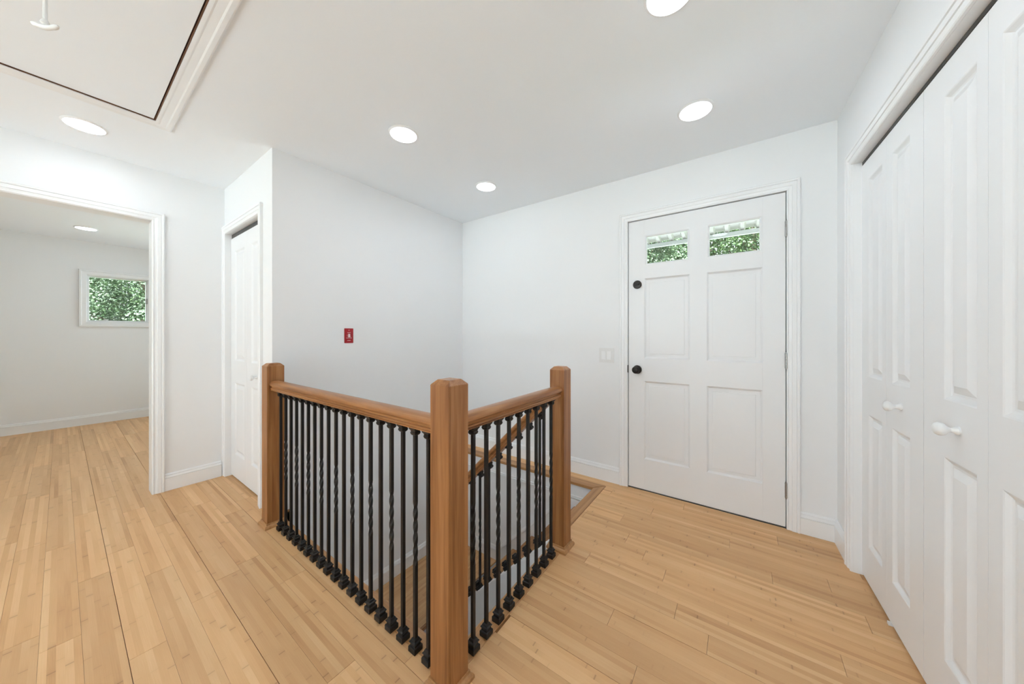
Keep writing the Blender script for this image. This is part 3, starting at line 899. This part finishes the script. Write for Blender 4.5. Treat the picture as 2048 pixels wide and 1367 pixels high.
# ------------------------------------------------------------------ attic hatch and pull cord
ha = tag(empty('attic_hatch', ((hx0 + hx1) / 2, (hy0 + hy1) / 2, H_CEIL)), 'white attic hatch panel with a dark gap and moulded frame in the ceiling', 'hatch')
gp = 0.0085
MB().box(hx0 + gp, hx1 - gp, hy0 + gp, hy1 - gp, H_CEIL + 0.004, H_CEIL + 0.022).build('hatch_panel', 'ceil', ha)
b = MB(); q = 0.0004
for (xa, xb, ya, yb) in ((hx0 + q, hx0 + 0.004, hy0 + q, hy1 - q), (hx1 - 0.004, hx1 - q, hy0 + q, hy1 - q), (hx0 + 0.004, hx1 - 0.004, hy0 + q, hy0 + 0.004), (hx0 + 0.004, hx1 - 0.004, hy1 - 0.004, hy1 - q)):
    b.box(xa, xb, ya, yb, H_CEIL, H_CEIL + 0.14)
b.build('hatch_lining', 'hatch_edge', ha)
MB().box(hx0, hx1, hy0, hy1, H_CEIL + 0.12, H_CEIL + 0.14).build('hatch_backing', 'hatch_edge', ha)
HC = [(0, -0.001), (0, 0.0045), (0.012, 0.0055), (0.018, 0.0042), (0.042, 0.0065), (0.048, 0.0092), (0.062, 0.0095), (0.068, 0.0065), (0.0685, -0.001)]
MB().sweep([(hx0, hy0), (hx0, hy1), (hx1, hy1), (hx1, hy0)], HC, f_ceil, closed=True).build('hatch_frame', 'trim', ha)

px_, py_, pz_ = -1.511, -0.024, 2.002
pc = tag(empty('pull_cord', (px_, py_, pz_)), 'white pull cord with a T-shaped handle hanging from the attic hatch', 'pull cord')
MB().tube([(px_ - 0.004, py_, H_CEIL + 0.005), (px_ - 0.003, py_ + 0.001, 2.25), (px_, py_, pz_ + 0.006)], 0.0042, 10).build('cord', 'cord', pc, smooth=True)
dv = Vector((0.80, 0.56, -0.16)).normalized()
pts = []; rad = []
for i in range(13):
    s = -1 + i / 6.0
    p = Vector((px_, py_, pz_)) + dv * s * 0.037 + Vector((0, 0, 0.0045 * abs(s) ** 1.5 - 0.004 * (1 - s * s)))
    pts.append(p); rad.append(0.0040 + 0.0022 * (1 - abs(s)) + (0.0012 if i in (1, 2, 10, 11) else 0) - (0.0015 if i in (0, 12) else 0))
MB().tube(pts, rad, 12).build('handle', 'cord', pc, smooth=True)
MB().lathe([(0.004, 0.0), (0.0085, 0.003), (0.0075, 0.009), (0.0045, 0.014)], lambda u, v, o: Vector((px_ + u, py_ + v, pz_ + 0.003 + o)), 12).build('knot', 'cord', pc, smooth=True)

# ------------------------------------------------------------------ wall plates
ec = (1.302, 1.171)
ep = tag(empty('emergency_switch', (X_WELL, ec[0], ec[1] - 0.058)), 'small red switch plate with white print on the stairwell wall', 'switch')
fe = lambda u, v, o: f_well(ec[0] + u, ec[1] + v, o)
MB().box(-0.035, 0.035, -0.057, 0.057, 0, 0.005, fe).build('cover_plate', 'red', ep, bevel=0.0018)
MB().box(-0.006, 0.007, -0.012, 0.014, 0.004, 0.0115, fe).build('toggle', 'print', ep, bevel=0.001)
b = MB()
for (v, w, n) in ((0.0235, 0.026, 6), (-0.0175, 0.044, 9), (-0.037, 0.026, 6)):
    for i in range(n):
        u = -w / 2 + w * (i + 0.5) / n
        b.box(u - w / n * 0.36, u + w / n * 0.36, v - 0.0018, v + 0.0018, 0.005, 0.0053, fe)
b.box(-0.014, -0.0125, -0.008, 0.010, 0.005, 0.0053, fe)
b.box(0.012, 0.0145, -0.009, -0.006, 0.005, 0.0053, fe)
b.build('lettering', 'print', ep)
for v in (0.0425, -0.0475):
    MB().lathe([(0.0028, 0.0045), (0.003, 0.0056), (0.001, 0.006)], lambda u, w_, o: fe(u, v + w_, o), 10).build('screw', 'print' if v > 0 else 'red', ep)

sc_ = (-0.8815, 1.0125)
ls = tag(empty('light_switch', (sc_[0], Y_DOOR, sc_[1] - 0.06)), 'white double rocker light switch beside the entry door', 'switch')
fs = lambda u, v, o: f_door(sc_[0] + u, sc_[1] + v, o)
MB().box(-0.0605, 0.0605, -0.0585, 0.0585, 0, 0.0085, fs).build('cover_plate', 'switch_plate', ls, bevel=0.002)
for u0_, tilt in ((-0.023, 0.0), (0.023, 0.003)):
    MB().prism([(-0.0335, 0.008), (-0.0335, 0.0125 + tilt), (0.0, 0.0108), (0.0335, 0.0125), (0.0335, 0.008)], u0_ - 0.0165, u0_ + 0.0165, lambda a, o, u: fs(u, a, o)).build('rocker', 'plastic', ls, bevel=0.0006)
    for v in (0.048, -0.048):
        MB().lathe([(0.0026, 0.007), (0.0026, 0.0080), (0.001, 0.0083)], lambda u, w_, o: fs(u0_ + u, v + w_, o + 0.001), 8).build('screw', 'plastic', ls)

# ------------------------------------------------------------------ outdoors
struct(MB().box(-26, 18, Y_DOOR + 0.35, 26, -0.5, -0.45).box(-26, X_FAR - 0.4, -20, Y_DOOR + 0.35, -0.5, -0.45).box(X_FAR - 0.4, 18, -20, Y_REAR - 0.3, -0.5, -0.45).build('ground', 'grass'))['label'] = 'grass outside the house'
struct(MB().box(-8, 7, -9, Y_REAR - 0.3, -0.45, -0.12).box(0.95, 7, Y_REAR - 0.3, 0.4, -0.45, -0.12).build('added_terrace', 'concrete'))['label'] = 'pale concrete slab added behind the house to bounce light indoors'  # unseen slab added to bounce sunlight up onto the ceiling
struct(MB().box(-9, X_LEFT - 0.2, 2.3, 2.9, -0.45, -0.12).box(-9, -3.2, 2.9, 8, -0.45, -0.12).box(-2.9, 1.8, 2.72, 5.6, -0.45, -0.15).build('added_terrace', 'concrete'))['label'] = 'pale concrete slabs added beside the next room and entry to bounce light'  # unseen slabs added to bounce light into the next room and under the awning

aw = tag(empty('awning', (-0.3, 4.0, 2.2)), 'pale ribbed awning over the entry, seen through the door panes', 'awning')
b = MB(); pitch = 0.13; ya, yb = 2.72, 4.02
za_, zb_ = 2.52, 2.236
prof = []
x = -2.6
while x < 1.6:
    prof += [(x, 0), (x + 0.030, 0), (x + 0.045, 0.022), (x + 0.115, 0.022)]
    x += pitch
rings = []
for y, z in ((ya, za_), (yb, zb_)):
    rings.append([Vector((u, y, z + o)) for u, o in prof] + [Vector((u, y, z + o + 0.003)) for u, o in prof[::-1]])
b.loft(rings).build('ribbed_sheet', 'awning', aw)
MB().box(-2.6, 1.6, 3.985, 4.020, 2.190, 2.232).build('front_beam', 'beam', aw)
for xx in (-2.55, 1.5): MB().box(xx, xx + 0.06, 3.97, 4.03, -0.45, 2.19).build('post', 'beam', aw)


def tree(name, label, cx, cy, base, top, rad, n, mat, seed, crown_low=0.25, leaf=0.075, blob=1.0):
    rr = random.Random(seed)
    t = tag(empty(name, (cx, cy, base)), label, 'tree', 'trees outside the house')
    hgt = top - base
    b = MB()
    b.tube([(cx, cy, base), (cx + 0.05, cy, base + hgt * 0.3), (cx - 0.04, cy + 0.05, base + hgt * 0.6), (cx, cy, base + hgt * 0.9)], [0.13, 0.10, 0.07, 0.02], 8)
    for i in range(7):
        a = rr.uniform(0, 6.28); z = base + hgt * rr.uniform(0.2, 0.7)
        b.tube([(cx, cy, z), (cx + math.cos(a) * rad * 0.4, cy + math.sin(a) * rad * 0.4, z + hgt * 0.12), (cx + math.cos(a) * rad * 0.8, cy + math.sin(a) * rad * 0.8, z + hgt * 0.17)], [0.045, 0.03, 0.012], 6)
    b.build('trunk', 'bark', t, smooth=True)
    zc = base + hgt * (1 + crown_low) / 2; rz = hgt * (1 - crown_low) / 2
    blobs = []
    for i in range(90):
        a = rr.uniform(0, 6.28); u = rr.uniform(-1, 1); q_ = rr.uniform(0.45, 0.95); s = math.sqrt(1 - u * u)
        blobs.append((cx + math.cos(a) * s * rad * q_, cy + math.sin(a) * s * rad * q_, zc + u * rz * q_, rad * rr.uniform(0.16, 0.30) * blob))
    V = []; F = []
    for i in range(n):
        bx, by, bz, br_ = blobs[rr.randrange(len(blobs))]
        d = Vector((rr.gauss(0, 1), rr.gauss(0, 1), rr.gauss(0, 1))).normalized() * br_ * rr.uniform(0.55, 1.05)
        p = Vector((bx, by, bz)) + d
        nrm = (d.normalized() + Vector((rr.uniform(-.7, .7), rr.uniform(-.7, .7), rr.uniform(0.1, 1.0)))).normalized()
        a = nrm.orthogonal().normalized(); c = nrm.cross(a)
        ang = rr.uniform(0, 6.28); a, c = a * math.cos(ang) + c * math.sin(ang), c * math.cos(ang) - a * math.sin(ang)
        L = leaf * rr.uniform(0.6, 1.3); W_ = L * 0.32
        k = len(V)
        V += [p - a * L * 0.5, p + c * W_ - nrm * 0.1 * L, p + a * L * 0.5, p - c * W_ - nrm * 0.1 * L]
        F += [(k, k + 1, k + 2), (k, k + 2, k + 3)]
    m_ = MB(); m_.v = V; m_.f = F
    o = m_.build('foliage', mat, t, recalc=False); o['kind'] = 'stuff'
    return t


tree('tree', 'pale green leafy tree seen through the left pane of the entry door', -2.1, 8.6, -0.45, 5.6, 1.15, 26000, 'leaf_b', 1, 0.2, 0.055, 1.25)
tree('tree', 'mid green leafy tree seen through the right pane of the entry door', 0.25, 8.9, -0.45, 6.0, 1.15, 26000, 'leaf_a', 2, 0.2, 0.055, 1.25)
tree('tree', 'darker leafy tree further back beyond the entry door', -1.2, 13.0, -0.45, 9.0, 2.6, 34000, 'leaf_a', 3, 0.05, 0.12, 1.4)
tree('tree', 'dark leafy tree at the right beyond the entry door, furthest back', 4.4, 17.0, -0.45, 10.0, 2.6, 34000, 'leaf_a', 8, 0.05, 0.13, 1.4)
tree('tree', 'dark leafy tree at the left beyond the entry door, furthest back', -6.6, 17.5, -0.45, 10.0, 2.7, 34000, 'leaf_a', 9, 0.05, 0.13, 1.4)
tree('tree', 'pale green leafy tree filling the small window of the next room', -11.6, 1.15, -0.45, 4.0, 1.2, 32000, 'leaf_b', 4, 0.05, 0.055, 1.2)
tree('tree', 'bright green leafy tree at the upper left of the small window', -14.4, -0.5, -0.45, 5.4, 1.3, 16000, 'leaf_a', 5, 0.1, 0.09)
tree('tree', 'dark leafy tree behind the others beyond the small window', -19.0, 1.9, -0.45, 9.0, 2.9, 26000, 'leaf_a', 6, 0.02, 0.13, 1.4)
